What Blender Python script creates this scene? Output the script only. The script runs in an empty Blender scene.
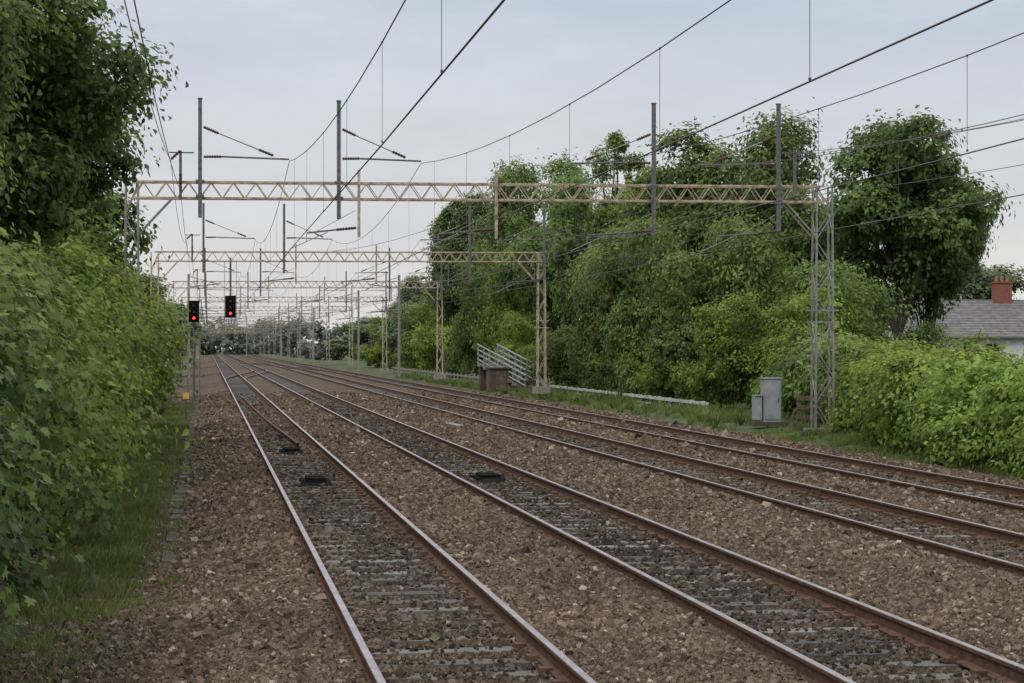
import bpy, math, numpy as np
from mathutils import Vector
sc=bpy.context.scene
R=np.random.default_rng(7)

# ---------------------------------------------------------------- mesh accumulator
class Acc:
    def __init__(s): s.V=[];s.F=[];s.M=[];s.T=[];s.n=0;s.S=[]
    def add(s,V,F,mat=0,tint=.5,smooth=False):
        V=np.asarray(V,float).reshape(-1,3);F=np.asarray(F,int)
        s.V.append(V);s.F.append(F+s.n);s.n+=len(V)
        s.M.append(np.full(len(F),mat,int));s.S.append(np.full(len(F),smooth,bool))
        t=np.empty(len(V));t[:]=tint;s.T.append(t)
    def mesh(s,name,mats):
        me=bpy.data.meshes.new(name)
        V=np.concatenate(s.V);me.vertices.add(len(V));me.vertices.foreach_set("co",V.astype(np.float32).ravel())
        loops=np.concatenate([f.ravel() for f in s.F])
        tot=np.concatenate([np.full(len(f),f.shape[1],int) for f in s.F])
        me.loops.add(len(loops));me.loops.foreach_set("vertex_index",loops.astype(np.int32))
        st=np.concatenate([[0],np.cumsum(tot)[:-1]])
        me.polygons.add(len(tot));me.polygons.foreach_set("loop_start",st.astype(np.int32))
        for m in mats: me.materials.append(m)
        me.polygons.foreach_set("material_index",np.concatenate(s.M).astype(np.int32))
        me.polygons.foreach_set("use_smooth",np.concatenate(s.S))
        me.update(calc_edges=True)
        a=me.attributes.new("tint","FLOAT","POINT");a.data.foreach_set("value",np.concatenate(s.T).astype(np.float32))
        return me
    def obj(s,name,mats,loc=(0,0,0)):
        o=bpy.data.objects.new(name,s.mesh(name,mats));o.location=loc;sc.collection.objects.link(o);return o
def inst(name,me,loc,rot=0,scale=(1,1,1)):
    o=bpy.data.objects.new(name,me);o.location=loc;o.rotation_euler=(0,0,rot);o.scale=scale;sc.collection.objects.link(o);return o
BF=np.array([[0,3,2,1],[4,5,6,7],[0,1,5,4],[1,2,6,5],[2,3,7,6],[3,0,4,7]])
BV=np.array([[-1,-1,-1],[1,-1,-1],[1,1,-1],[-1,1,-1],[-1,-1,1],[1,-1,1],[1,1,1],[-1,1,1]])*.5
def boxes(acc,C,S,mat=0,tint=.5,rz=None,jit=0,rng=R,tumble=False):
    C=np.asarray(C,float).reshape(-1,3);n=len(C);S=np.broadcast_to(np.asarray(S,float),(n,3))
    V=BV[None]*S[:,None,:]
    if jit: V=V*(1+rng.uniform(-jit,jit,(n,8,3)))
    if tumble:
        for ax in((1,2),(0,2)):
            an=rng.uniform(-.9,.9,n);c=np.cos(an)[:,None];s_=np.sin(an)[:,None];W=V.copy()
            W[...,ax[0]]=V[...,ax[0]]*c-V[...,ax[1]]*s_;W[...,ax[1]]=V[...,ax[0]]*s_+V[...,ax[1]]*c;V=W
    if rz is not None:
        c=np.cos(rz)[:,None];s_=np.sin(rz)[:,None];x=V[...,0]*c-V[...,1]*s_;y=V[...,0]*s_+V[...,1]*c
        V=np.stack([x,y,V[...,2]],-1)
    V=V+C[:,None]
    F=(BF[None]+(np.arange(n)*8)[:,None,None]).reshape(-1,4)
    t=np.repeat(np.broadcast_to(tint,(n,)),8)
    acc.add(V.reshape(-1,3),F,mat,t)
def prism(acc,p0,p1,r0,r1=None,n=4,mat=0,tint=.5,smooth=False,ex=None):
    if r1 is None:r1=r0
    p0=Vector(p0);p1=Vector(p1);d=(p1-p0).normalized()
    up=Vector((0,0,1)) if abs(d.z)<.95 else Vector((0,1,0))
    a=d.cross(up).normalized();b=d.cross(a)
    V=[]
    for p,r in((p0,r0),(p1,r1)):
        for k in range(n):
            t=2*math.pi*(k+.5)/n;V.append(p+(a*math.cos(t)+b*math.sin(t))*r)
    acc.add(V,[[k,(k+1)%n,n+(k+1)%n,n+k] for k in range(n)],mat,tint,smooth)
    if n==4: acc.add(V,[[3,2,1,0],[4,5,6,7]],mat,tint)
    else:
        acc.add(V[:n],[list(range(n))[::-1]],mat,tint);acc.add(V[n:],[list(range(n))],mat,tint)
def poly(acc,P,r,n=5,mat=0):
    for a,b in zip(P[:-1],P[1:]):prism(acc,a,b,r,r,n,mat)

# ---------------------------------------------------------------- materials
def newmat(name):
    m=bpy.data.materials.new(name);m.use_nodes=True;nt=m.node_tree;nt.nodes.clear()
    out=nt.nodes.new("ShaderNodeOutputMaterial");return m,nt,out
def ramp(nt,fac,stops):
    r=nt.nodes.new("ShaderNodeValToRGB");e=r.color_ramp.elements
    e[0].position=stops[0][0];e[0].color=(*stops[0][1],1);e[1].position=stops[-1][0];e[1].color=(*stops[-1][1],1)
    for p,c in stops[1:-1]:
        x=e.new(p);x.color=(*c,1)
    nt.links.new(fac,r.inputs[0]);return r.outputs[0]
def noise(nt,scale,detail=4,vec=None,rough=.55):
    n=nt.nodes.new("ShaderNodeTexNoise");n.inputs["Scale"].default_value=scale;n.inputs["Detail"].default_value=detail;n.inputs["Roughness"].default_value=rough
    if vec is not None:nt.links.new(vec,n.inputs["Vector"])
    return n.outputs["Fac"]
def geo(nt):return nt.nodes.new("ShaderNodeNewGeometry").outputs["Position"]
def mixc(nt,f,a,b,mode="MIX"):
    m=nt.nodes.new("ShaderNodeMix");m.data_type="RGBA";m.blend_type=mode
    for s,v in((m.inputs[0],f),(m.inputs[6],a),(m.inputs[7],b)):
        if isinstance(v,(int,float)):s.default_value=v
        elif isinstance(v,tuple):s.default_value=(*v,1)
        else:nt.links.new(v,s)
    return m.outputs[2]
def mth(nt,op,a,b=0,c=0):
    m=nt.nodes.new("ShaderNodeMath");m.operation=op
    for i,v in enumerate((a,b,c)):
        if isinstance(v,(int,float)):m.inputs[i].default_value=v
        else:nt.links.new(v,m.inputs[i])
    return m.outputs[0]
def attr(nt):
    a=nt.nodes.new("ShaderNodeAttribute");a.attribute_name="tint";return a.outputs["Fac"]
def bsdf(nt,out,col,rough=.8,metal=0,bump=None,bs=.3,bd=.02,spec=.3):
    b=nt.nodes.new("ShaderNodeBsdfPrincipled")
    if isinstance(col,tuple):b.inputs["Base Color"].default_value=(*col,1)
    else:nt.links.new(col,b.inputs["Base Color"])
    b.inputs["Roughness"].default_value=rough;b.inputs["Metallic"].default_value=metal;b.inputs["Specular IOR Level"].default_value=spec
    if bump is not None:
        u=nt.nodes.new("ShaderNodeBump");u.inputs["Strength"].default_value=bs;u.inputs["Distance"].default_value=bd
        nt.links.new(bump,u.inputs["Height"]);nt.links.new(u.outputs[0],b.inputs["Normal"])
    nt.links.new(b.outputs[0],out.inputs[0]);return b
def simple(name,c1,c2,scale=6,rough=.75,metal=0,bs=.2,spec=.3):
    m,nt,out=newmat(name);p=geo(nt);n=noise(nt,scale,5,p)
    bsdf(nt,out,ramp(nt,n,[(.32,c1),(.68,c2)]),rough,metal,n,bs,spec=spec);return m
def leafmat(name,dark,light,var=.25,transl=.3,rough=.55,sat=1.0):
    m,nt,out=newmat(name);t=attr(nt);p=geo(nt)
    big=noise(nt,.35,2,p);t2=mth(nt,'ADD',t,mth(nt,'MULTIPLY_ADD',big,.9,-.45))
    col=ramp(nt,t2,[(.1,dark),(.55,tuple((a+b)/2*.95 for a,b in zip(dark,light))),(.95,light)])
    oi=nt.nodes.new("ShaderNodeObjectInfo")
    h=nt.nodes.new("ShaderNodeHueSaturation");nt.links.new(col,h.inputs["Color"]);h.inputs["Saturation"].default_value=sat
    nt.links.new(mth(nt,'MULTIPLY_ADD',oi.outputs["Random"],.026,.480),h.inputs["Hue"])
    nt.links.new(mth(nt,'MULTIPLY_ADD',oi.outputs["Random"],var*2,1-var),h.inputs["Value"])
    b=bsdf(nt,out,h.outputs[0],rough,0,spec=.22)
    tr=nt.nodes.new("ShaderNodeBsdfTranslucent");hs=nt.nodes.new("ShaderNodeHueSaturation");nt.links.new(h.outputs[0],hs.inputs["Color"])
    hs.inputs["Value"].default_value=1.7;hs.inputs["Hue"].default_value=.49;nt.links.new(hs.outputs[0],tr.inputs[0])
    mx=nt.nodes.new("ShaderNodeMixShader");mx.inputs[0].default_value=transl
    nt.links.new(b.outputs[0],mx.inputs[1]);nt.links.new(tr.outputs[0],mx.inputs[2]);nt.links.new(mx.outputs[0],out.inputs[0]);return m

TC=[2.0,5.37,9.7,13.1]   # track centres
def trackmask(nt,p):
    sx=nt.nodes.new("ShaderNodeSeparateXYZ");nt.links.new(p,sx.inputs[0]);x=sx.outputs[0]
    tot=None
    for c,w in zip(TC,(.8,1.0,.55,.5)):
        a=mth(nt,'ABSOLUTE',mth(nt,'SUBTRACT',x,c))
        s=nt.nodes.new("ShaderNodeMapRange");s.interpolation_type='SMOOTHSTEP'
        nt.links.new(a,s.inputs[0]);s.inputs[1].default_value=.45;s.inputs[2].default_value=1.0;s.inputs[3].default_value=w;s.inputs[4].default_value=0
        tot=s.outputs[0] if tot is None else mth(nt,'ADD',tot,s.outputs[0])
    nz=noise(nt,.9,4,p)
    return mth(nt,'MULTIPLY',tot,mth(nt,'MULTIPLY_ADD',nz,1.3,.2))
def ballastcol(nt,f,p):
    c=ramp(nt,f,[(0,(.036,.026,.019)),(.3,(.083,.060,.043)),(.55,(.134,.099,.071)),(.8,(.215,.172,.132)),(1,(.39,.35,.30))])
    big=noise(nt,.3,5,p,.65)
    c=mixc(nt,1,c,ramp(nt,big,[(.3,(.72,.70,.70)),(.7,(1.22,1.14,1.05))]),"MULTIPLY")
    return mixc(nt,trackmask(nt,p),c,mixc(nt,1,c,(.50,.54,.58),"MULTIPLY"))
def m_ballast():
    m,nt,out=newmat("ballast_ground");p=geo(nt)
    v=nt.nodes.new("ShaderNodeTexVoronoi");v.inputs["Scale"].default_value=22;v.inputs["Randomness"].default_value=1;nt.links.new(p,v.inputs[0])
    s=nt.nodes.new("ShaderNodeSeparateColor");nt.links.new(v.outputs["Color"],s.inputs[0])
    n3=noise(nt,7,4,p,.8)
    f=mth(nt,'ADD',mth(nt,'MULTIPLY_ADD',s.outputs[0],.62,-.03),mth(nt,'MULTIPLY',n3,.48))
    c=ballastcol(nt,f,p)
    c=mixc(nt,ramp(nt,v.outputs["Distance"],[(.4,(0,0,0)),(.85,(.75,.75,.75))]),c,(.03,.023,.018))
    n2=noise(nt,1.6,6,p,.8);c=mixc(nt,1,c,ramp(nt,n2,[(.36,(.58,.58,.58)),(.64,(1.22,1.22,1.22))]),"MULTIPLY")
    h=mth(nt,'SUBTRACT',1,v.outputs["Distance"])
    bsdf(nt,out,c,.9,0,h,.7,.03,.1);return m
def m_stone():
    m,nt,out=newmat("ballast_stone");p=geo(nt);n=noise(nt,60,3,p)
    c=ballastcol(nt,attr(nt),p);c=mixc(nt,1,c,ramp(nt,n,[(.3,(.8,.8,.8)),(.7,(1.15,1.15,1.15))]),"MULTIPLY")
    bsdf(nt,out,c,.88,0,spec=.2);return m
MB=m_ballast();MS=m_stone()
M_rust=simple("rail_rust",(.058,.032,.021),(.14,.073,.044),14,.85)
M_steel=simple("rail_head_steel",(.30,.265,.26),(.46,.42,.42),3,.38,.85,.03)
def m_sleeper():
    m,nt,out=newmat("sleeper");p=geo(nt)
    mp=nt.nodes.new("ShaderNodeMapping");mp.inputs["Scale"].default_value=(2,30,10);nt.links.new(p,mp.inputs[0])
    n=noise(nt,1.5,6,mp.outputs[0]);n2=noise(nt,2.6,5,p,.7)
    t=mth(nt,'ADD',mth(nt,'MULTIPLY',attr(nt),.6),mth(nt,'MULTIPLY',n,.5))
    c=ramp(nt,t,[(.25,(.055,.046,.041)),(.55,(.115,.102,.091)),(.85,(.21,.195,.18))])
    c=mixc(nt,ramp(nt,n2,[(.50,(0,0,0)),(.68,(.8,.8,.8))]),c,(.045,.035,.028))
    bsdf(nt,out,c,.85,0,n,.4,.01);return m
M_slp=m_sleeper()
M_cream=simple("gantry_paint_weathered",(.22,.135,.075),(.52,.46,.35),5,.7)
M_galv=simple("galvanised_steel",(.17,.16,.15),(.31,.30,.28),7,.6,.3)
M_dark=simple("dark_steel",(.04,.037,.038),(.11,.095,.09),9,.6)
M_post=simple("mast_steel",(.08,.08,.09),(.17,.16,.16),9,.6,.2)
M_ins=simple("brown_insulator",(.05,.03,.028),(.11,.06,.05),5,.35)
M_wire=simple("copper_wire_tarnished",(.07,.065,.065),(.12,.11,.105),5,.5,.4)
M_conc=simple("concrete",(.16,.148,.128),(.30,.285,.255),9,.9)
M_concd=simple("trough_concrete",(.04,.036,.027),(.105,.092,.072),5,.9)
M_bark=simple("bark",(.035,.028,.02),(.10,.08,.06),12,.9,0,.5)
M_blk=simple("black_paint",(.006,.006,.006),(.015,.015,.014),5,.95,0,.2,.05)
M_grey=simple("cabinet_grey",(.22,.23,.23),(.33,.34,.34),3,.6)
M_wood=simple("weathered_timber",(.06,.048,.035),(.15,.12,.09),10,.85)
M_white=simple("white_paint_worn",(.34,.34,.32),(.58,.58,.56),6,.6)
M_hand=simple("handrail_grey_paint",(.17,.18,.18),(.29,.30,.30),6,.6)
M_brick=simple("red_brick",(.17,.055,.04),(.25,.10,.07),9,.85)
M_brickd=simple("sooty_brick",(.06,.04,.03),(.12,.08,.06),9,.85)
M_slate=simple("slate",(.10,.096,.095),(.18,.172,.168),2.5,.8)
M_render=simple("white_render",(.50,.50,.48),(.62,.62,.60),1.5,.8)
M_pot=simple("terracotta",(.24,.12,.08),(.32,.17,.11),6,.8)
M_glass,nt,out=newmat("window_glass");bsdf(nt,out,(.03,.035,.04),.08,0,spec=.6)
M_red,nt,out=newmat("red_signal_lamp");e=nt.nodes.new("ShaderNodeEmission");e.inputs[0].default_value=(1,.03,.06,1);e.inputs[1].default_value=4;nt.links.new(e.outputs[0],out.inputs[0])
M_soil,nt,out=newmat("grassy_ground");p=geo(nt);n=noise(nt,3,6,p)
bsdf(nt,out,ramp(nt,n,[(.3,(.035,.04,.018)),(.55,(.06,.085,.025)),(.8,(.10,.10,.05))]),.95,0,n,.8,.1)
L_dark=leafmat("leaves_dark",(.030,.060,.017),(.165,.25,.064),.18,.40,sat=.95)
L_mid=leafmat("leaves_mid",(.040,.078,.019),(.215,.305,.074),.20,.42,sat=.95)
L_yel=leafmat("leaves_yellow_green",(.050,.095,.018),(.27,.375,.075),.12,.43)
L_haze=leafmat("leaves_haze_tint",(.085,.115,.068),(.22,.28,.15),.15,.35)  # distance haze painted into the leaf colour as paler tones
L_far=leafmat("leaves_far_haze_tint",(.13,.15,.13),(.22,.25,.20),.15)  # far tree belt: air haze is in this pale colour, no volume
L_grass=leafmat("grass_blades",(.05,.072,.020),(.19,.24,.072),.1,.35,.7)

# ---------------------------------------------------------------- camera / world / sun
cam=bpy.data.cameras.new("camera");co=bpy.data.objects.new("camera",cam);sc.collection.objects.link(co);sc.camera=co
cam.sensor_width=36;cam.lens=70.3;cam.clip_start=.1;cam.clip_end=6000
co.location=(0,0,2.43);co.rotation_euler=(math.radians(90.16),0,math.radians(-8.64))
w=bpy.data.worlds.new("World");sc.world=w;w.use_nodes=True;nt=w.node_tree;bg=nt.nodes["Background"];bg.inputs[1].default_value=.1
sky=nt.nodes.new("ShaderNodeTexSky");sky.sky_type='NISHITA';sky.sun_disc=False;sky.sun_elevation=math.radians(48);sky.sun_rotation=math.radians(215)
tc=nt.nodes.new("ShaderNodeTexCoord");sx=nt.nodes.new("ShaderNodeSeparateXYZ");nt.links.new(tc.outputs["Generated"],sx.inputs[0])
mp=nt.nodes.new("ShaderNodeMapping");mp.inputs["Scale"].default_value=(1,1,4);mp.inputs["Rotation"].default_value=(.12,.1,0);nt.links.new(tc.outputs["Generated"],mp.inputs[0])
cl=noise(nt,5.5,6,mp.outputs[0],.58)
el=mth(nt,'ADD',sx.outputs[2],mth(nt,'MULTIPLY_ADD',cl,.18,-.09))
grad=ramp(nt,el,[(0,(.79,.75,.73)),(.06,(.71,.70,.715)),(.15,(.60,.65,.725)),(.24,(.62,.67,.75)),(.5,(1.12,1.16,1.20)),(1,(1.65,1.66,1.68))])
# brighter zenith as under a real overcast sky
tex=ramp(nt,cl,[(.30,(.85,.89,.945)),(.5,(1,1,1)),(.70,(1.13,1.10,1.06))])
cc=mixc(nt,1,grad,tex,"MULTIPLY")
sc10=nt.nodes.new("ShaderNodeVectorMath");sc10.operation='SCALE';sc10.inputs[3].default_value=10.2;nt.links.new(cc,sc10.inputs[0])
nt.links.new(mixc(nt,.9,sky.outputs[0],sc10.outputs[0]),bg.inputs[0])
sl=bpy.data.lights.new("sun","SUN");sl.energy=1.25;sl.angle=math.radians(18);sl.color=(1,.965,.91)
so=bpy.data.objects.new("sun",sl);sc.collection.objects.link(so);so.rotation_euler=(math.radians(42),0,math.radians(-35))
sc.view_settings.view_transform='Standard';sc.view_settings.look='None';sc.view_settings.exposure=0

# ---------------------------------------------------------------- ground
def gz(X,Z):
    z=-.42+0*X
    z=np.where(X>15,-.42+.32*np.clip((X-15)/2.5,0,1),z)
    z=np.where(X>21,-.10-2.1*np.clip((X-21)/14,0,1),z)
    return z
xs=np.concatenate([[-1500,-600,-200,-60,-20,-8,-4],np.arange(-3,16,1.),np.arange(16,36,1.),[40,60,120,300,800,1800]])
ys=np.concatenate([[-400,-60],np.arange(-10,140,5.),[160,200,300,500,800,1500,3500]])
X,Y=np.meshgrid(xs,ys);V=np.stack([X,Y,gz(X,Y)],-1).reshape(-1,3)
def gridF(nx,ny):
    i=np.arange(ny-1)[:,None]*nx+np.arange(nx-1)[None];i=i.ravel();return np.stack([i,i+1,i+1+nx,i+nx],-1)
a=Acc();a.add(V,gridF(len(xs),len(ys)),0,.5,True);a.obj("ground",[M_soil])
def bz(X,Z):
    z=np.full_like(X,-.125)
    for c in TC:
        d=np.abs(X-c);z=np.where(d<.72,-.188,z);
        z=np.where((d>=.72)&(d<.85),-.188+(d-.72)/.13*.063,z)
    z=np.where(X<.7,-.125-.2*np.clip((.7-X)/1.3,0,1),z)
    z=np.where(X<-2.2,-.325-.3*np.clip((-2.2-X)/.8,0,1),z)
    z=np.where(X>14.9,-.125-.45*np.clip((X-15.2)/2,0,1),z)
    mid=np.exp(-((X-7.5)/.6)**2)*.05
    z=z+mid+.012*np.sin(X*3.1+Z*.7)*np.sin(Z*1.3-X)+.009*np.sin(X*7.3-Z*4.1)
    return z
xs=np.arange(-3,17.5,.09);ys=np.concatenate([np.arange(-8,45,.2),np.arange(45,140,1.),np.arange(140,700,20.)])
X,Y=np.meshgrid(xs,ys);a=Acc();Zb=bz(X,Y);Zb=Zb+R.uniform(-.010,.010,Zb.shape)*(Y<60)
a.add(np.stack([X,Y,Zb],-1),gridF(len(xs),len(ys)),0,.5,True);a.obj("ballast_trackbed",[MB])
a=Acc()
for d0,d1,den,s in((12,17,1350,.024),(17,23,900,.028),(23,32,420,.034),(32,54,190,.040),(46,118,62,.055)):
    x0,x1=-2.4,min(17,.45*d1+2);n=int((d1-d0)*(x1-x0)*den)
    x=R.uniform(x0,x1,n);z=R.uniform(d0,d1,n);k=(x<.43*z+.6)&(x>-.12*z-.4)&(x<15.8)
    if d1==54:k&=R.random(n)<np.clip((54-z)/16,0,1)
    if d1==118:k&=(R.random(n)<np.clip((118-z)/55,0,1)**1.2)&(R.random(n)<np.clip((z-44)/10,0,1))
    inn=np.zeros(n,bool);onr=np.zeros(n,bool)
    for c in TC:
        dd=np.abs(x-c);onr|=np.abs(dd-.755)<.07;inn|=dd<.7
    ons=((z%.65)<.27)
    spill=.5+.5*np.sin(x*2.3+z*.9)*np.sin(z*.55-x*1.7)
    k&=~onr; k&=~(inn&ons&(R.random(n)<.97-.24*spill)); k&=~((x<-.42)&(x>-.58)&(z>24)&(R.random(n)<.6))
    x=x[k];z=z[k];n=len(x);onsl=(((z%.65)<.27)&inn[k])
    S=s*R.lognormal(0,.30,(n,1))*R.uniform(.75,1.25,(n,3))
    C=np.stack([x,z,np.where(onsl,np.maximum(bz(x,z),-.158),bz(x,z))+S[:,2]*.25],-1)
    boxes(a,C,S,0,np.clip(R.normal(.48,.20,n),0,1),R.uniform(0,6.3,n),.38,R,True)
a.obj("ballast_stones",[MS])

# ---------------------------------------------------------------- tracks
prof=np.array([(-.07,-.159),(.07,-.159),(.07,-.147),(.012,-.128),(.012,-.043),(.034,-.032),(.036,-.006),(.030,0),(-.030,0),(-.036,-.006),(-.034,-.032),(-.012,-.043),(-.012,-.128),(-.07,-.147)])
def rail(acc,pts):
    P=np.array(pts,float);k=len(prof);V=[]
    for i,(x,y) in enumerate(P):
        for px,pz in prof:V.append((x+px,y,pz))
    for i in range(len(P)-1):
        F=[];T=[]
        for j in range(k):
            q=[i*k+j,i*k+(j+1)%k,(i+1)*k+(j+1)%k,(i+1)*k+j]
            (T if j==7 else F).append(q)
        lo=acc.n if i==0 else lo
        if i==0:acc.add(V,F,0,.5);acc.add(V,T,1,.5)
        else:
            acc.F.append(np.array(F)+lo);acc.M.append(np.full(len(F),0));acc.S.append(np.zeros(len(F),bool))
            acc.F.append(np.array(T)+lo);acc.M.append(np.full(1,1));acc.S.append(np.zeros(1,bool))
for ti,c in enumerate(TC):
    a=Acc()
    for s in(-1,1):
        rail(a,[(c+s*.755,y) for y in(-8,30,690)])
    y=np.arange(-6.5,330,.65)+.13;n=len(y)
    boxes(a,np.stack([c+R.normal(0,.02,n),y+R.normal(0,.010,n),np.full(n,-.236)+R.normal(0,.005,n)],-1),(2.55,.26,.15),2,R.uniform(.1,.95,n),R.normal(0,.010,n))
    for s in(-1,1):
        for q in(-1,1):
            boxes(a,np.stack([np.full(n,c+s*.755+q*.10),y,np.full(n,-.142)],-1),(.10,.13,.045),0,.5)
    for yy in(27.5+ti*3,64+ti*2,101):
        for s in(-1,1):
            for q in(-1,1):boxes(a,[(c+s*.755+q*.028,yy,-.085)],(.025,.5,.07),0)
    a.obj("railway_track",[M_rust,M_steel,M_slp])
a=Acc()
def cross(xa,xb,y0,y1):
    for s in(-.755,.755):
        pts=[]
        for t in np.linspace(0,1,15):
            e=t*t*(3-2*t);pts.append((xa+(xb-xa)*e+s,y0+(y1-y0)*t))
        rail(a,pts)
cross(2.0,5.37,150,215);cross(9.7,5.37,260,330);cross(13.1,9.7,200,260)
o=a.obj("railway_crossover",[M_rust,M_steel]);o.location.z=.003
a=Acc();rail(a,[(2.25,51),(2.0,64),(1.8,80),(1.7,98)]);o=a.obj("spare_rail",[M_rust,M_rust]);o.location.z=-.0
def aws(x,y):
    a=Acc();boxes(a,[(0,0,-.12)],(.54,1.1,.08),0);boxes(a,[(0,-.25,-.055)],(.38,.40,.06),0);boxes(a,[(0,.28,-.055)],(.34,.34,.06),0)
    for s in(-1,1):boxes(a,[(s*.30,.0,-.14)],(.12,.7,.03),1)
    for v in(-.7,.7):
        V=[(-.27,v*1.15,-.165),(.27,v*1.15,-.165),(.27,v*.8,-.09),(-.27,v*.8,-.09)];a.add(V,[[0,1,2,3]],0)
    a.obj("train_warning_magnet",[M_blk,M_rust],(x,y,0))
aws(2.0,38);aws(5.37,38.5);aws(2.0,49)
a=Acc();boxes(a,[(0,0,0)],(.25,2.2,.16),0,.5,np.array([.05]));a.obj("spare_sleeper",[M_conc],(7.6,62,-.05))
a=Acc();y=np.arange(25,120,.9);n=len(y)
boxes(a,np.stack([np.full(n,-.50)+R.normal(0,.02,n),y,np.full(n,-.335)+R.normal(0,.012,n)],-1),(.17,.86,.14),0,R.uniform(.2,.9,n),R.normal(0,.02,n));a.obj("cable_trough",[M_concd])

# ---------------------------------------------------------------- gantries and wires
WX=[2.3,6.1,10.5,14.4];CH=5.2;MH=7.76
def insul(a,p0,p1,k=7):
    p0=Vector(p0);p1=Vector(p1)
    prism(a,p0,p1,.032,.032,6,3)
    for i in range(k):
        c=p0.lerp(p1,(i+.5)/k);d=(p1-p0)/k*.2;prism(a,c-d,c+d,.052,.04,8,3)
def truss(a,x0,x1,zb,zt,dy,pitch,mat=0,r=.034,dz=.1):
    L=lambda x:dz*(x-x0)/(x1-x0)
    for s in(-dy/2,dy/2):
        for z in(zb,zt):prism(a,(x0,s,z+L(x0)),(x1,s,z+L(x1)),r*1.15,r*1.15,4,mat)
        n=int((x1-x0)/pitch);st=(x1-x0)/n
        for i in range(n):
            xa=x0+i*st;xm=xa+st/2;xb=xa+st
            prism(a,(xa,s,zb+L(xa)),(xm,s,zt+L(xm)),.019,.019,4,mat);prism(a,(xm,s,zt+L(xm)),(xb,s,zb+L(xb)),.019,.019,4,mat)
    for i in range(0,n,2):
        xa=x0+i*st
        for z in(zb,zt):prism(a,(xa,-dy/2,z+L(xa)),(xa+st,dy/2,z+L(xa)),.014,.014,4,mat)
def leg(a,xc,z0,z1,w,dy,mat,bays):
    for sx_ in(-w/2,w/2):
        for s in(-dy/2,dy/2):prism(a,(xc+sx_,s,z0),(xc+sx_*.85,s,z1),.04,.036,4,mat)
    for i in range(bays):
        za=z0+(z1-z0)*i/bays;zb=z0+(z1-z0)*(i+1)/bays;q=1 if i%2 else -1
        for s in(-dy/2,dy/2):
            prism(a,(xc-q*w/2*.95,s,za),(xc+q*w/2*.95,s,zb),.02,.02,4,mat)
        for sx_ in(-w/2,w/2):prism(a,(xc+sx_*.95,-dy/2*q,za),(xc+sx_*.95,dy/2*q,zb),.018,.018,4,mat)
        if i==4:
            for z in(za,za+.35):
                for s in(-dy/2,dy/2):prism(a,(xc-w/2-.16,s,z),(xc+w/2+.16,s,z),.03,.03,4,mat)
    boxes(a,[(xc,0,z0-.1)],(w+.4,dy+.4,.34),2)
def cant(a,px,wx):
    s=1 if wx>px else -1
    p=Vector((px,-.3,8.72));q=Vector((wx-s*.45,-.3,7.9));insul(a,p+Vector((s*.1,0,-.03)),p.lerp(q,.25));prism(a,p.lerp(q,.25),q,.018,.018,5,1)
    insul(a,p.lerp(q,.80),q,5)
    insul(a,(px+s*.1,-.3,7.84),(px+s*.6,-.3,7.85));prism(a,(px+s*.6,-.3,7.85),(wx,-.3,7.80),.026,.026,6,4)
def regarm(a,px,wx,z0=5.85):
    s=1 if wx>px else -1
    insul(a,(px+s*.08,-.3,z0),(px+s*.65,-.3,z0-.06));prism(a,(px+s*.65,-.3,z0-.06),(wx-s*.5,-.3,z0-.16),.024,.024,6,4)
    prism(a,(wx-s*1.1,-.3,z0-.13),(wx,-.3,CH+.02),.013,.013,5,1);prism(a,(wx-s*.5,-.3,z0-.16),(wx-s*.5,-.3,CH+.25),.012,.012,5,1)
    prism(a,(px+s*.1,-.3,z0+.5),(px+s*1.2,-.3,z0-.1),.012,.012,4,1)
def gantry(xl,xr,w,lr,legm,seed,first=False):
    a=Acc();zb,zt=6.66,7.12
    truss(a,xl,xr,zb,zt,.42,.62,0)
    leg(a,xl,-.35,7.1,.4,.42,legm,8);leg(a,xr,lr,7.24,w,.42,legm,9)
    for xx,s in((xl,1),(xr,-1)):
        for y in(-.21,.21):prism(a,(xx+s*.3,y,5.75),(xx+s*1.15,y,zb+.02),.03,.03,4,legm)
    for px,z0,z1 in((-.23,6.1,9.5),(3.72,6.1,9.5),(13.0,5.7,9.6),(16.8,5.85,9.65)):
        boxes(a,[(px,-.3,(z0+z1)/2)],(.11,.11,z1-z0),4);boxes(a,[(px,-.3,z1)],(.14,.14,.03),4)
        for z in(zb+.05,zt+.03):boxes(a,[(px,-.27,z)],(.24,.14,.07),4)
    cant(a,-.23,WX[0]);cant(a,3.72,WX[1]);cant(a,13.0,WX[2]);cant(a,16.8,WX[3])
    for px in(4.3,8.3):
        boxes(a,[(px,-.3,6.55)],(.08,.08,1.95),0)
    regarm(a,4.3,WX[0]);regarm(a,8.3,WX[1]);regarm(a,13.0,WX[2]);regarm(a,16.8,WX[3])
    boxes(a,[(-.78,-.3,7.3)],(.08,.08,1.4),4);insul(a,(-.78,-.34,8.0),(-1.05,-.34,7.75),4)
    insul(a,(-.78,-.42,7.35),(-.78,-.42,6.9),4);prism(a,(-1.1,-.3,7.95),(-.4,-.3,7.95),.025,.025,4,4)
    boxes(a,[(17.3,-.3,7.6)],(.08,.08,1.5),4);insul(a,(17.3,-.3,8.35),(17.3,-.3,8.0),3);prism(a,(16.9,-.3,8.2),(17.9,-.3,8.2),.025,.025,4,4)
    return a
GM=[M_cream,M_galv,M_conc,M_ins,M_post]
GY=[-4,58,100]+[145+46*i for i in range(12)]
g1=gantry(-2.15,18.25,.56,-.1,1,1).mesh("catenary_gantry",GM)
g2=gantry(-2.6,16.7,.40,.35,0,2).mesh("catenary_gantry_pale",GM)
for i,y in enumerate(GY):
    inst("catenary_gantry",g1 if y<80 else g2,(0,y,0 if y!=58 else .02))
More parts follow.
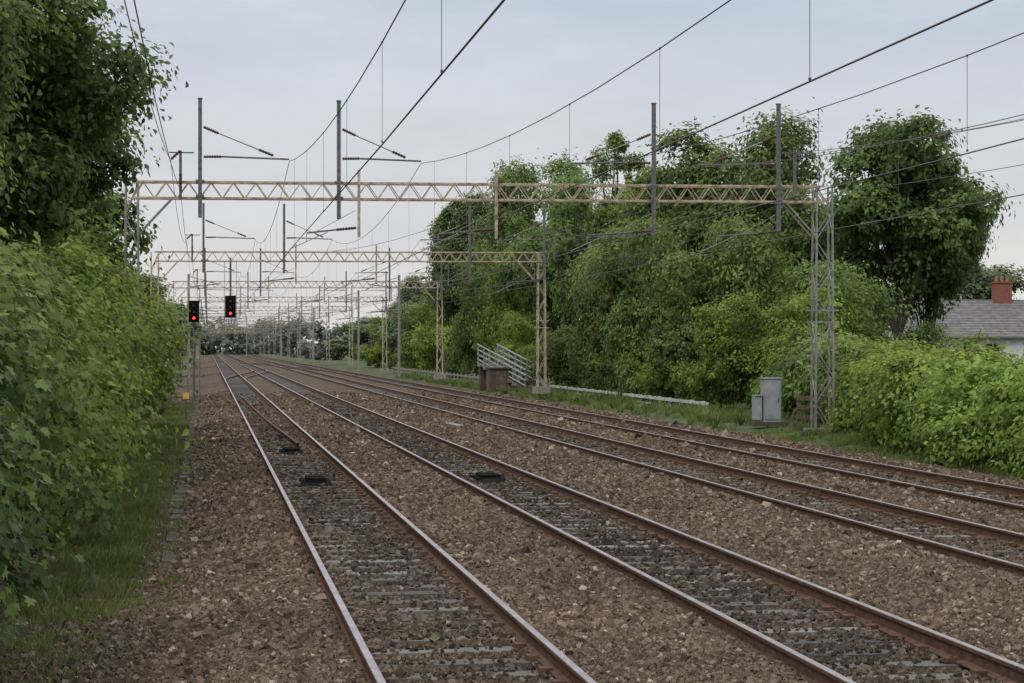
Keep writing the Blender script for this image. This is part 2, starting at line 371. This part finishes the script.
for y,x in((168,15.9),(214,15.9),(168,-1.6),(306,15.9),(352,15.9),(398,7.5),(444,15.9),(352,-1.6)):
    a=Acc();boxes(a,[(0,0,4.2)],(.2,.2,8.6),0);s=-1 if x>0 else 1
    prism(a,(0,0,7.4),(s*2.6,0,7.7),.05,.05,5,0);prism(a,(0,0,8.3),(s*2.4,0,7.7),.03,.03,5,0);prism(a,(0,0,5.6),(s*2.4,0,5.4),.04,.04,5,0)
    a.obj("catenary_mast",[M_galv],(x,y,0))
a=Acc()
def span(x,za,zb_,sag,y0,y1,r,k=14,dx=0):
    P=[]
    for i in range(k+1):
        t=i/k;P.append((x+dx*math.sin(math.pi*t),y0+(y1-y0)*t,za+(zb_-za)*t-sag*4*t*(1-t)))
    return P
for j,x in enumerate(WX):
    for i in range(len(GY)-1):
        y0,y1=GY[i]-.3,GY[i+1]-.3;L=y1-y0;sag=1.25 if i==0 else .95
        r=.0095 if y0<300 else .016
        poly(a,span(x,MH,MH,sag,y0,y1,r),r)
        poly(a,[(x,y0,CH),(x,(y0+y1)/2,CH-.06),(x,y1,CH)],r*1.15)
        if y0<300:
            nd=int(L/6.5)
            for q in range(nd):
                t=(q+.5)/nd;zz=MH-sag*4*t*(1-t);yy=y0+L*t;prism(a,(x,yy,zz),(x,yy,CH-.03),.0045,.0045,4);boxes(a,[(x,yy,zz)],(.022,.03,.03));boxes(a,[(x,yy,CH-.02)],(.022,.03,.03))
for x,z,sg in((-1.05,7.72,.9),(-.78,6.9,.8),(17.8,8.2,1.0),(16.95,8.2,1.2),(17.3,6.9,.7)):
    for i in range(len(GY)-1):
        y0,y1=GY[i]-.3,GY[i+1]-.3;poly(a,span(x,z,z,sg,y0,y1,.01,12),.0085)
for xa,xb,za,zb_,y0,y1 in((13.1,17.0,7.7,7.9,99.7,57.7),(6.1,10.5,7.2,7.76,99.7,57.7),(10.5,14.0,5.3,5.6,99.7,57.7)):
    poly(a,[(xa+(xb-xa)*t,y0+(y1-y0)*t,za+(zb_-za)*t-.5*4*t*(1-t)) for t in np.linspace(0,1,9)],.01)
a.obj("overhead_wires",[M_wire])

# ---------------------------------------------------------------- signals
def signal(name,x,y,zc,mast):
    a=Acc();boxes(a,[(0,0,0)],(.40,.22,.95),0);boxes(a,[(0,.13,0)],(.54,.03,1.10),0)
    for i,z in enumerate((-.34,-.03,.28)):
        for k in range(10):
            t0=math.pi*(k/10)*1.2-.3;t1=math.pi*((k+1)/10)*1.2-.3
            a.add([(.12*math.cos(t0),-.11,z+.12*math.sin(t0)),(.12*math.cos(t1),-.11,z+.12*math.sin(t1)),(.12*math.cos(t1),-.36,z+.11*math.sin(t1)),(.12*math.cos(t0),-.36,z+.11*math.sin(t0))],[[0,1,2,3]],0)
        prism(a,(0,-.11,z),(0,-.125,z),.07,.07,12,1 if i==0 else 2)
    if mast=="post":
        prism(a,(0,.2,-.7-zc+.3),(0,.2,.3),.07,.07,8,3);boxes(a,[(0,.45,-.75)],(.8,.6,.05),3);prism(a,(.3,.3,-zc-.3),(.3,.3,-.7),.025,.025,4,3);prism(a,(-.3,.3,-zc-.3),(-.3,.3,-.7),.025,.025,4,3)
        for k in range(10):prism(a,(-.3,.3,-zc-.1+k*.38),(.3,.3,-zc-.1+k*.38),.012,.012,4,3)
    else:
        prism(a,(0,.2,-.5),(0,.2,6.9-zc),.05,.05,8,3)
        prism(a,(-.3,.2,-.6),(-.3,.2,6.7-zc),.016,.016,4,3);prism(a,(.3,.2,-.6),(.3,.2,6.7-zc),.016,.016,4,3);boxes(a,[(0,.4,-.66)],(.7,.5,.03),3)
    a.obj(name,[M_blk,M_red,M_glass,M_post],(x,y,zc))
signal("railway_signal",-.72,103,4.25,"post");signal("railway_signal",1.10,100.6,4.45,"hang")

# ---------------------------------------------------------------- lineside objects
a=Acc();boxes(a,[(0,0,.68)],(.56,.42,1.36),0);boxes(a,[(0,0,1.385)],(.62,.48,.05),0);boxes(a,[(0,-.225,.68)],(.50,.02,1.2),0);boxes(a,[(.18,-.245,.7)],(.03,.02,.16),1)
boxes(a,[(-.45,.02,.45)],(.24,.32,.75),0);boxes(a,[(-.1,0,-.06)],(1.1,.6,.12),2);boxes(a,[(-.45,0,.84)],(.28,.36,.03),0)
a.obj("lineside_cabinet",[M_grey,M_dark,M_concd],(17.65,61.5,.06))
a=Acc()
for i in range(3):boxes(a,[(i*.6,0,.5)],(.10,.10,1.1),0)
for z in(.35,.65,.92):boxes(a,[(.6,-.07,z)],(1.35,.04,.12),0)
a.obj("timber_fence",[M_wood],(17.75,58.8,-.05))
a=Acc()
for i in range(20):boxes(a,[(0,i*1.9,.15)],(.10,.10,.55),0)
boxes(a,[(-.07,18,.34)],(.05,38,.12),0);boxes(a,[(-.07,18,.08)],(.05,38,.08),0)
a.obj("low_white_barrier",[M_white],(19.1,76,-.1));
a=Acc()
for i in range(30):boxes(a,[(0,i*2.2,.2)],(.12,.12,.9),0)
boxes(a,[(-.07,32,.5)],(.04,66,.1),0);boxes(a,[(-.07,32,.2)],(.04,66,.1),0)
a.obj("lineside_post_fence",[M_conc],(17.8,130,-.1))
a=Acc();n=9
for i in range(n):
    boxes(a,[(i*.22,-i*.9,1.35-i*.18)],(1.2,.9,.2),1)
    for s in(-.6,.6):boxes(a,[(i*.22+s,-i*.9,1.9-i*.18)],(.07,.07,1.2),0)
for s in(-.6,.6):
    for h in(1.2,.9,.6,.3):prism(a,(s,.3,1.35+h+.05),(8*.22+s,-7.4,-.10+h),.05,.05,6,0)
boxes(a,[(.1,.3,.55)],(1.15,.7,1.5),2);boxes(a,[(.9,-3.6,.1)],(1.0,5.5,.8),2,.5,np.array([.24]))
a.obj("access_steps",[M_hand,M_conc,M_brickd],(16.9,121,.0))
a=Acc();boxes(a,[(0,0,.55)],(1.3,1.6,1.4),0);boxes(a,[(0,0,1.29)],(1.5,1.8,.08),1);boxes(a,[(0,-.81,.55)],(.6,.03,1.1),2);boxes(a,[(-.66,0,.55)],(.03,.7,1.0),2)
a.obj("lineside_hut",[M_brickd,M_concd,M_wood],(17.0,117,-.1))
a=Acc();boxes(a,[(0,0,1.7)],(.14,.14,4.2),0);boxes(a,[(0,0,3.4)],(.3,.05,.5),0);a.obj("lineside_post",[M_white],(-1.9,95,-.4))
a=Acc();boxes(a,[(0,0,.5)],(.06,.06,1.0),1);boxes(a,[(0,-.04,1.0)],(.22,.02,.22),0);a.obj("lineside_marker_sign",[simple("sign_yellow",(.45,.33,.08),(.6,.46,.12),4,.5),M_dark],(-.80,74,-.35))

# ---------------------------------------------------------------- house
def house(x,y,z,rot,L=13,chim=(7.6,),wall=None):
    e=bpy.data.objects.new("terraced_house",None);sc.collection.objects.link(e);e.location=(x,y,z);e.rotation_euler=(0,0,rot)
    D=8;H=5.1;Rg=7.6
    def part(a,nm,ms):
        o=a.obj(nm,ms);o.parent=e
    a=Acc();V=[(0,0,0),(L,0,0),(L,D,0),(0,D,0),(0,0,H),(L,0,H),(L,D,H),(0,D,H),(0,D/2,Rg-.06),(L,D/2,Rg-.06)]
    a.add(V,[[0,1,5,4],[1,2,6,5],[2,3,7,6],[3,0,4,7]],0);a.add(V,[[4,7,8],[6,5,9]],0);part(a,"walls",[wall or M_render])
    a=Acc()
    for s in(0,1):
        y0=-.35 if s==0 else D+.35;zz=H-.2
        k=14
        for i in range(k):
            t0=i/k;t1=(i+1)/k+.01
            ya=y0+(D/2-y0)*t0;yb=y0+(D/2-y0)*t1;za=zz+(Rg-zz)*t0+.04;zb=zz+(Rg-zz)*t1
            a.add([(-.25,ya,za),(L+.25,ya,za),(L+.25,yb,zb),(-.25,yb,zb),(-.25,ya,za-.08),(L+.25,ya,za-.08)],[[0,1,2,3],[4,5,1,0]],0)
    prism(a,(-.25,D/2,Rg+.0),(L+.25,D/2,Rg+.0),.07,.07,6,0);boxes(a,[(L/2,-.40,H-.22)],(L+.5,.12,.10),0);part(a,"roof",[M_slate,M_pot])
    for cx in chim:
        a=Acc();boxes(a,[(cx,D/2,Rg+.3)],(1.3,.75,2.0),0);boxes(a,[(cx,D/2,Rg+1.34)],(1.45,.9,.12),0)
        for q in(-.4,0,.4):prism(a,(cx+q,D/2,Rg+1.4),(cx+q,D/2,Rg+1.8),.12,.10,10,1)
        part(a,"chimney",[M_brick,M_pot])
    for wx in(1.6,4.2,7,9.8,12):
        for wz in(1.4,3.9):
            if wx>L:continue
            a=Acc();boxes(a,[(wx,-.02,wz)],(1.1,.08,1.2),0);boxes(a,[(wx-.26,-.07,wz)],(.44,.03,1.04),1);boxes(a,[(wx+.26,-.07,wz)],(.44,.03,1.04),1);boxes(a,[(wx,-.06,wz-.66)],(1.3,.2,.08),0);part(a,"window",[M_white,M_glass])
    a=Acc();boxes(a,[(5.6,-.03,1.0)],(.9,.1,2.0),0);part(a,"door",[M_wood])
house(48.6,137,-1.75,math.radians(-4),19,(9.0,));house(56.6,127.5,-4.2,math.radians(-4),9,(),M_brick)

# ---------------------------------------------------------------- foliage
QUAD=np.array([(0,0,0),(.34,.45,.10),(0,1.05,-.05),(-.34,.45,.10)])
OVAL=np.array([(0,0,0),(.26,.2,.07),(.32,.55,.08),(0,1.1,-.12),(-.32,.55,.08),(-.26,.2,.07)])
LOBE=np.array([(0,0),(.25,-.08),(.55,.2),(.28,.38),(.42,.78),(.15,.68),(0,1.1),(-.15,.68),(-.42,.78),(-.28,.38),(-.55,.2),(-.25,-.08)])
LOBE=np.c_[LOBE,-.25*(LOBE[:,1]-.4)**2+.18*np.abs(LOBE[:,0])]
BLADE=np.array([(-.05,0,0),(.05,0,0),(.03,.6,.06),(0,1,.22)])
def nrm(v):return v/np.maximum(np.linalg.norm(v,axis=-1,keepdims=True),1e-9)
def place(acc,tm,P,Nn,S,tint,mat,rng,droop=.5):
    n=len(P);t=rng.normal(size=(n,3));t[:,2]-=droop;t=nrm(t-Nn*(t*Nn).sum(1,keepdims=True));b=np.cross(t,Nn)
    V=P[:,None]+S[:,None,None]*(tm[None,:,0:1]*b[:,None]+tm[None,:,1:2]*t[:,None]+tm[None,:,2:3]*Nn[:,None])
    k=len(tm);acc.add(V.reshape(-1,3),np.arange(n*k).reshape(n,k),mat,np.repeat(tint,k))
def leaves(acc,lobes,n,size,tm,mat,seed,sub=.3,per=45,keep=.62,minz=-9):
    rng=np.random.default_rng(seed);L=np.array(lobes,float);S=max(8,int(n/per));C=np.zeros((0,3));D=np.zeros((0,3));SR=np.zeros(0)
    ar=(L[:,3]*L[:,4]+L[:,4]*L[:,5]+L[:,3]*L[:,5]);ar/=ar.sum()
    while len(C)<S:
        i=rng.choice(len(L),S*2,p=ar);d=rng.normal(size=(S*2,3));d[:,2]+=.25;d=nrm(d)
        f=1-.42*rng.random(S*2)**1.6;f+= (rng.random(S*2)<.14)*rng.uniform(.02,.28,S*2)
        c=L[i,:3]+L[i,3:]*d*f[:,None]
        q=np.linalg.norm((c[:,None]-L[None,:,:3])/L[None,:,3:],axis=2).min(1)
        k=(q>keep)&(c[:,2]>minz);C=np.r_[C,c[k]];D=np.r_[D,d[k]];SR=np.r_[SR,(L[i,3:].mean(1)*sub)[k]]
    C=C[:S];D=D[:S];SR=SR[:S]*rng.uniform(.5,1.5,S);ct=rng.normal(.5,.21,S)
    ix=rng.integers(0,S,n);o=rng.normal(size=(n,3))*.55;o[:,2]*=.6
    P=C[ix]+o*SR[ix,None]
    k=P[:,2]>minz;P=P[k];o=o[k];ix=ix[k];n=len(P)
    Nn=nrm(D[ix]*.7+o*.5+np.array([0,0,.65])+rng.normal(size=(n,3))*.42)
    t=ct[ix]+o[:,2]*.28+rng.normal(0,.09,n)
    place(acc,tm,P,Nn,size*rng.uniform(.6,1.35,n),np.clip(t,0,1),mat,rng)
def limbs(acc,base,top,lobes,r,seed,mat=1,every=1,lowf=.15):
    rng=np.random.default_rng(seed);b=Vector(base);t=Vector(top);K=7;pts=[]
    for i in range(K+1):
        p=b.lerp(t,i/K);w=(t-b).length*.02*(i>0);pts.append(p+Vector((rng.normal()*w,rng.normal()*w,0)))
    for i in range(K):prism(acc,pts[i],pts[i+1],r*(1-.11*i)*(1.25 if i==0 else 1),r*(1-.11*(i+1)),8,mat,smooth=True)
    for j,l in enumerate(lobes[::every]):
        q=Vector(l[:3]);f=min(K-1,max(1,int(K*(lowf+(.85-lowf)*rng.random()))));s=pts[f]
        if s.z>q.z+.5:s=pts[max(1,f-2)] if lowf<.3 else pts[3]
        m=s.lerp(q,.5)+Vector((rng.normal()*.2,rng.normal()*.2,.25));rr=r*.38
        prism(acc,s,m,rr,rr*.65,6,mat,smooth=True);prism(acc,m,q,rr*.65,rr*.25,6,mat,smooth=True)
        for _ in range(3):
            e=q+Vector(rng.normal(size=3))*float(np.mean(l[3:]))*.5;prism(acc,m.lerp(q,.6),e,rr*.3,.012,5,mat)
def treemesh(name,h,w,cb,n,leaf,lm,seed,nl=16,lr=(.30,.48),sub=.34,keep=.62,per=45,lowf=.15):
    rng=np.random.default_rng(seed);zc=(cb+1)/2*h;hz=(1-cb)/2*h;lob=[]
    for i in range(nl):
        d=nrm(rng.normal(size=3));f=.80*rng.random()**.4
        r=w/2*rng.uniform(*lr);zf=d[2]*f;wid=1-.45*max(0,zf)
        lob.append((d[0]*f*w/2*wid,d[1]*f*w/2*wid,zc+zf*hz,r*rng.uniform(.85,1.2),r*rng.uniform(.85,1.2),r*rng.uniform(.75,1.05)*min(1.2,hz/(w/2))))
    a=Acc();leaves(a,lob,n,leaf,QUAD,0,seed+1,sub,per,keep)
    limbs(a,(0,0,-.8),(0,0,h*.72),lob,h*.018,seed+2,lowf=lowf)
    return a.mesh(name,[lm,M_bark])
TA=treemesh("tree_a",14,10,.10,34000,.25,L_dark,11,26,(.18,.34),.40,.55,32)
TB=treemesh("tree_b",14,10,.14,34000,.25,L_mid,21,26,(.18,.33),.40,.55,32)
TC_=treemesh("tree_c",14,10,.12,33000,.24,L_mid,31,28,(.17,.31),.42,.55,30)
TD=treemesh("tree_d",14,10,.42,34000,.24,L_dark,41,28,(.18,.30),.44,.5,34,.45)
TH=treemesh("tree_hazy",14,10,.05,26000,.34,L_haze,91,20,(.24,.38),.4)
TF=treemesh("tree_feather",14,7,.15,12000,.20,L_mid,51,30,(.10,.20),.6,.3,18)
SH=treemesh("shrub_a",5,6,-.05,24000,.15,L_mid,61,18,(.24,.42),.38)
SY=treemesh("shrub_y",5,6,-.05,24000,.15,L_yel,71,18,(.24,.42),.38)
def T(me,X,Z,h,w,nm="broadleaf_tree",h0=14,w0=10,rot=None,z=None):
    inst(nm,me,(X,Z,float(gz(np.array(float(X)),Z)) if z is None else z),R.uniform(0,6.3) if rot is None else rot,(w/w0,w/w0,h/h0))
for me,X,Z,h,w in((TA,22.0,170,17.2,8.2),(TC_,22.8,148,17,8.6),(TB,24.0,134,16.6,9),(TA,25.0,160,15,9),(TC_,25.6,114,13.6,8.5),(TA,27.5,128,15,10),
    (TB,25.3,101,15.2,10),(TC_,27.8,95,15.2,8.6),(TB,29.6,99,12.4,7.5),(TD,31.2,88,15.2,9.4),(TD,33.7,91,13.8,5.8),(TA,29.6,108,13.8,8.5),(TA,32.2,101,12.4,7),(TB,24.4,106,13.0,9),
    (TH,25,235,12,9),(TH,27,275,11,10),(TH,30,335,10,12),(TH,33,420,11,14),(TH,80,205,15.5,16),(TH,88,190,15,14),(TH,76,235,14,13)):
    T(me,X,Z,h,w)
inst("feathery_tree",TF,(24.4,119,-.6),.6,(.9,.9,1.24));inst("feathery_tree",TF,(26.2,121,-.6),2,(.7,.7,1.16));inst("feathery_tree",TF,(22.6,122,-.6),4,(.6,.6,1.04))
for me,X,Z,h,w in((SH,20.6,92,8.0,5),(SH,21.2,86,6.3,6),(SY,20.9,79,4.6,4.6),(SH,23.0,85,8,6),(SH,21.2,103,6.6,5.5),(SY,20.9,138,8.4,5.5),(SH,20.6,152,9,6),(SH,22.8,112,8,7),(SY,19.8,126,4.6,4),
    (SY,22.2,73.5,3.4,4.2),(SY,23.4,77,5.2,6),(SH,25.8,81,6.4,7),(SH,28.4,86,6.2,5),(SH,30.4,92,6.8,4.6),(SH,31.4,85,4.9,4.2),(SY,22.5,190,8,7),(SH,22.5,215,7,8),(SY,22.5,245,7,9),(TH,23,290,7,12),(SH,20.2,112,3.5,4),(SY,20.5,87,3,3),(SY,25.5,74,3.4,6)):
    T(me,X,Z,h,w,"shrub",14 if me is TH else 5,10 if me is TH else 6)
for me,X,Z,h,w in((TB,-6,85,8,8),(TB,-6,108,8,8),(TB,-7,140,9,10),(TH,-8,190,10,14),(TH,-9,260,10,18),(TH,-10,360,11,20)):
    T(me,X,Z,h,w)
a=Acc();rng=np.random.default_rng(5);lob=[]
for i in range(120):
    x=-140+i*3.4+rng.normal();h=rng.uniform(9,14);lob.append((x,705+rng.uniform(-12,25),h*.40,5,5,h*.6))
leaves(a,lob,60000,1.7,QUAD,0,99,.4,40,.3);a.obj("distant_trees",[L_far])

def bush(name,lobes,n,leaf,tm,lm,seed,sub=.34,base=None,keep=.6,per=40):
    a=Acc();leaves(a,lobes,n,leaf,tm,0,seed,sub,per,keep,-.36)
    c=np.array(lobes)[:,:3].mean(0);limbs(a,(c[0],c[1],-.45),(c[0],c[1],c[2]*1.2),lobes,.07,seed)
    return a.obj(name,[lm,M_bark])
def row(x0,x1,z0,z1,h0,h1,r0,r1,n,seed,lo=.2):
    rng=np.random.default_rng(seed);L=[]
    for i in range(n):
        t=(i+rng.random())/n;r=rng.uniform(r0,r1);h=h0+(h1-h0)*t
        z=rng.uniform(lo,max(lo+.1,h-r*.8));L.append((x0+(x1-x0)*t+rng.normal()*.35-(z>h*.6)*.2,z0+(z1-z0)*t,z,r,r,r*rng.uniform(.8,1.1)))
    return L
bush("sycamore_bush",row(-2.7,-3.0,12.5,21,3.8,3.5,.65,1.15,24,1),34000,.10,LOBE,L_dark,101,.42)
bush("sycamore_bush",row(-3.3,-3.5,21,31,3.7,4.2,.9,1.4,22,2),38000,.12,LOBE,L_mid,102,.4)
bush("hawthorn_bush",row(-3.5,-3.5,31,46,4.2,4.8,1.0,1.7,28,3),44000,.14,OVAL,L_yel,103,.38,per=34)
bush("hawthorn_bush",row(-3.5,-3.1,46,66,4.9,4.4,1.1,1.8,28,4),40000,.16,OVAL,L_yel,104,.38,per=34)
bush("hawthorn_bush",row(-4,-4.5,66,100,4.5,4,1.5,2.2,20,5),22000,.24,QUAD,L_mid,105,.36)
def bigtree(seed,cx,cy,cz,rx,ry,rz,nl,r0,r1,n,leaf,lm,tr,keep=.5):
    rng=np.random.default_rng(seed);lob=[]
    for i in range(nl):
        d=nrm(rng.normal(size=3));f=.85*rng.random()**.4;r=rng.uniform(r0,r1);lob.append((cx+d[0]*f*rx,cy+d[1]*f*ry,cz+d[2]*f*rz,r,r,r*.8))
    a=Acc();leaves(a,lob,n,leaf,OVAL,0,seed+1,.44,34,keep);limbs(a,(cx,cy,-.5),(cx,cy,cz+rz*.4),lob,tr,seed+2);a.obj("ash_tree",[lm,M_bark])
bigtree(211,-5.1,36,7.9,3.7,4.5,5.0,50,.7,1.2,100000,.13,L_mid,.2)
bigtree(221,-4.7,27,5.6,2.6,3.5,3.4,32,.6,1.0,62000,.115,L_mid,.16)
bigtree(231,-5.1,48,6.6,3.2,4.5,3.8,34,.8,1.3,52000,.16,L_mid,.2)
bigtree(241,-4.2,60,5.0,2.2,4.0,2.4,20,.8,1.2,26000,.19,L_mid,.15)
bush("bramble_hedge",row(16.9,17.5,33,47,2.0,2.1,.7,1.15,32,6,.1)+row(19.2,19.7,34,52,2.2,2.2,.9,1.3,18,8,.4),60000,.12,OVAL,L_yel,106,.36,per=32)
bush("bramble_hedge",row(17.9,20.3,47,60,2.1,2.4,.7,1.15,32,7,.1)+row(20.5,21.7,50,66,2.3,2.6,.9,1.3,18,9,.4),60000,.13,OVAL,L_yel,107,.36,per=32)
bush("hawthorn_bush",row(20.6,22.6,63,74,2.4,2.6,.9,1.5,20,10,.2),24000,.17,OVAL,L_mid,108,.36)
def grass(name,n,xr,zr,hgt,seed,dens=None,cl=26):
    rng=np.random.default_rng(seed);k=n//cl;cx=rng.uniform(*xr,k);cz=rng.uniform(*zr,k)
    ix=rng.integers(0,k,n);x=cx[ix]+rng.normal(0,.09,n);z=cz[ix]+rng.normal(0,.09,n)
    ht=hgt*rng.uniform(.4,1.2,k)[ix]*rng.uniform(.6,1.2,n)
    g=np.maximum(bz(x,z),gz(x,z)) if xr[0]<17.4 else gz(x,z)
    az=rng.uniform(0,6.3,n);ln=rng.uniform(.1,.6,n)
    t=nrm(np.stack([np.cos(az)*ln,np.sin(az)*ln,np.ones(n)],-1));b=np.stack([-np.sin(az),np.cos(az),0*az],-1);nn=np.cross(b,t)
    P=np.stack([x,z,g-.01],-1);V=P[:,None]+ht[:,None,None]*(BLADE[None,:,0:1]*b[:,None]+BLADE[None,:,1:2]*t[:,None]+BLADE[None,:,2:3]*nn[:,None])
    a=Acc();a.add(V.reshape(-1,3),np.arange(n*4).reshape(n,4),0,np.repeat(np.clip(rng.normal(.5,.15,k)[ix]+rng.normal(0,.1,n),0,1),4));a.obj(name,[L_grass])
grass("grass_verge",34000,(-2.0,-.85),(20.5,45),.17,301)
grass("grass_verge",9000,(-1.0,-.35),(21,60),.12,307)
grass("grass_verge",24000,(-2.0,-.75),(45,95),.20,302)
grass("grass_verge",4000,(-2.2,-1.1),(15,21),.12,305)
grass("grass_verge",12000,(15.9,18.5),(34,60),.20,303)
grass("grass_verge",30000,(16.4,21),(62,180),.40,304)
grass("trackside_weeds",1200,(-.3,.6),(18,60),.10,306,cl=40)
grass("trackside_weeds",900,(6.9,8.2),(20,70),.09,308,cl=40)
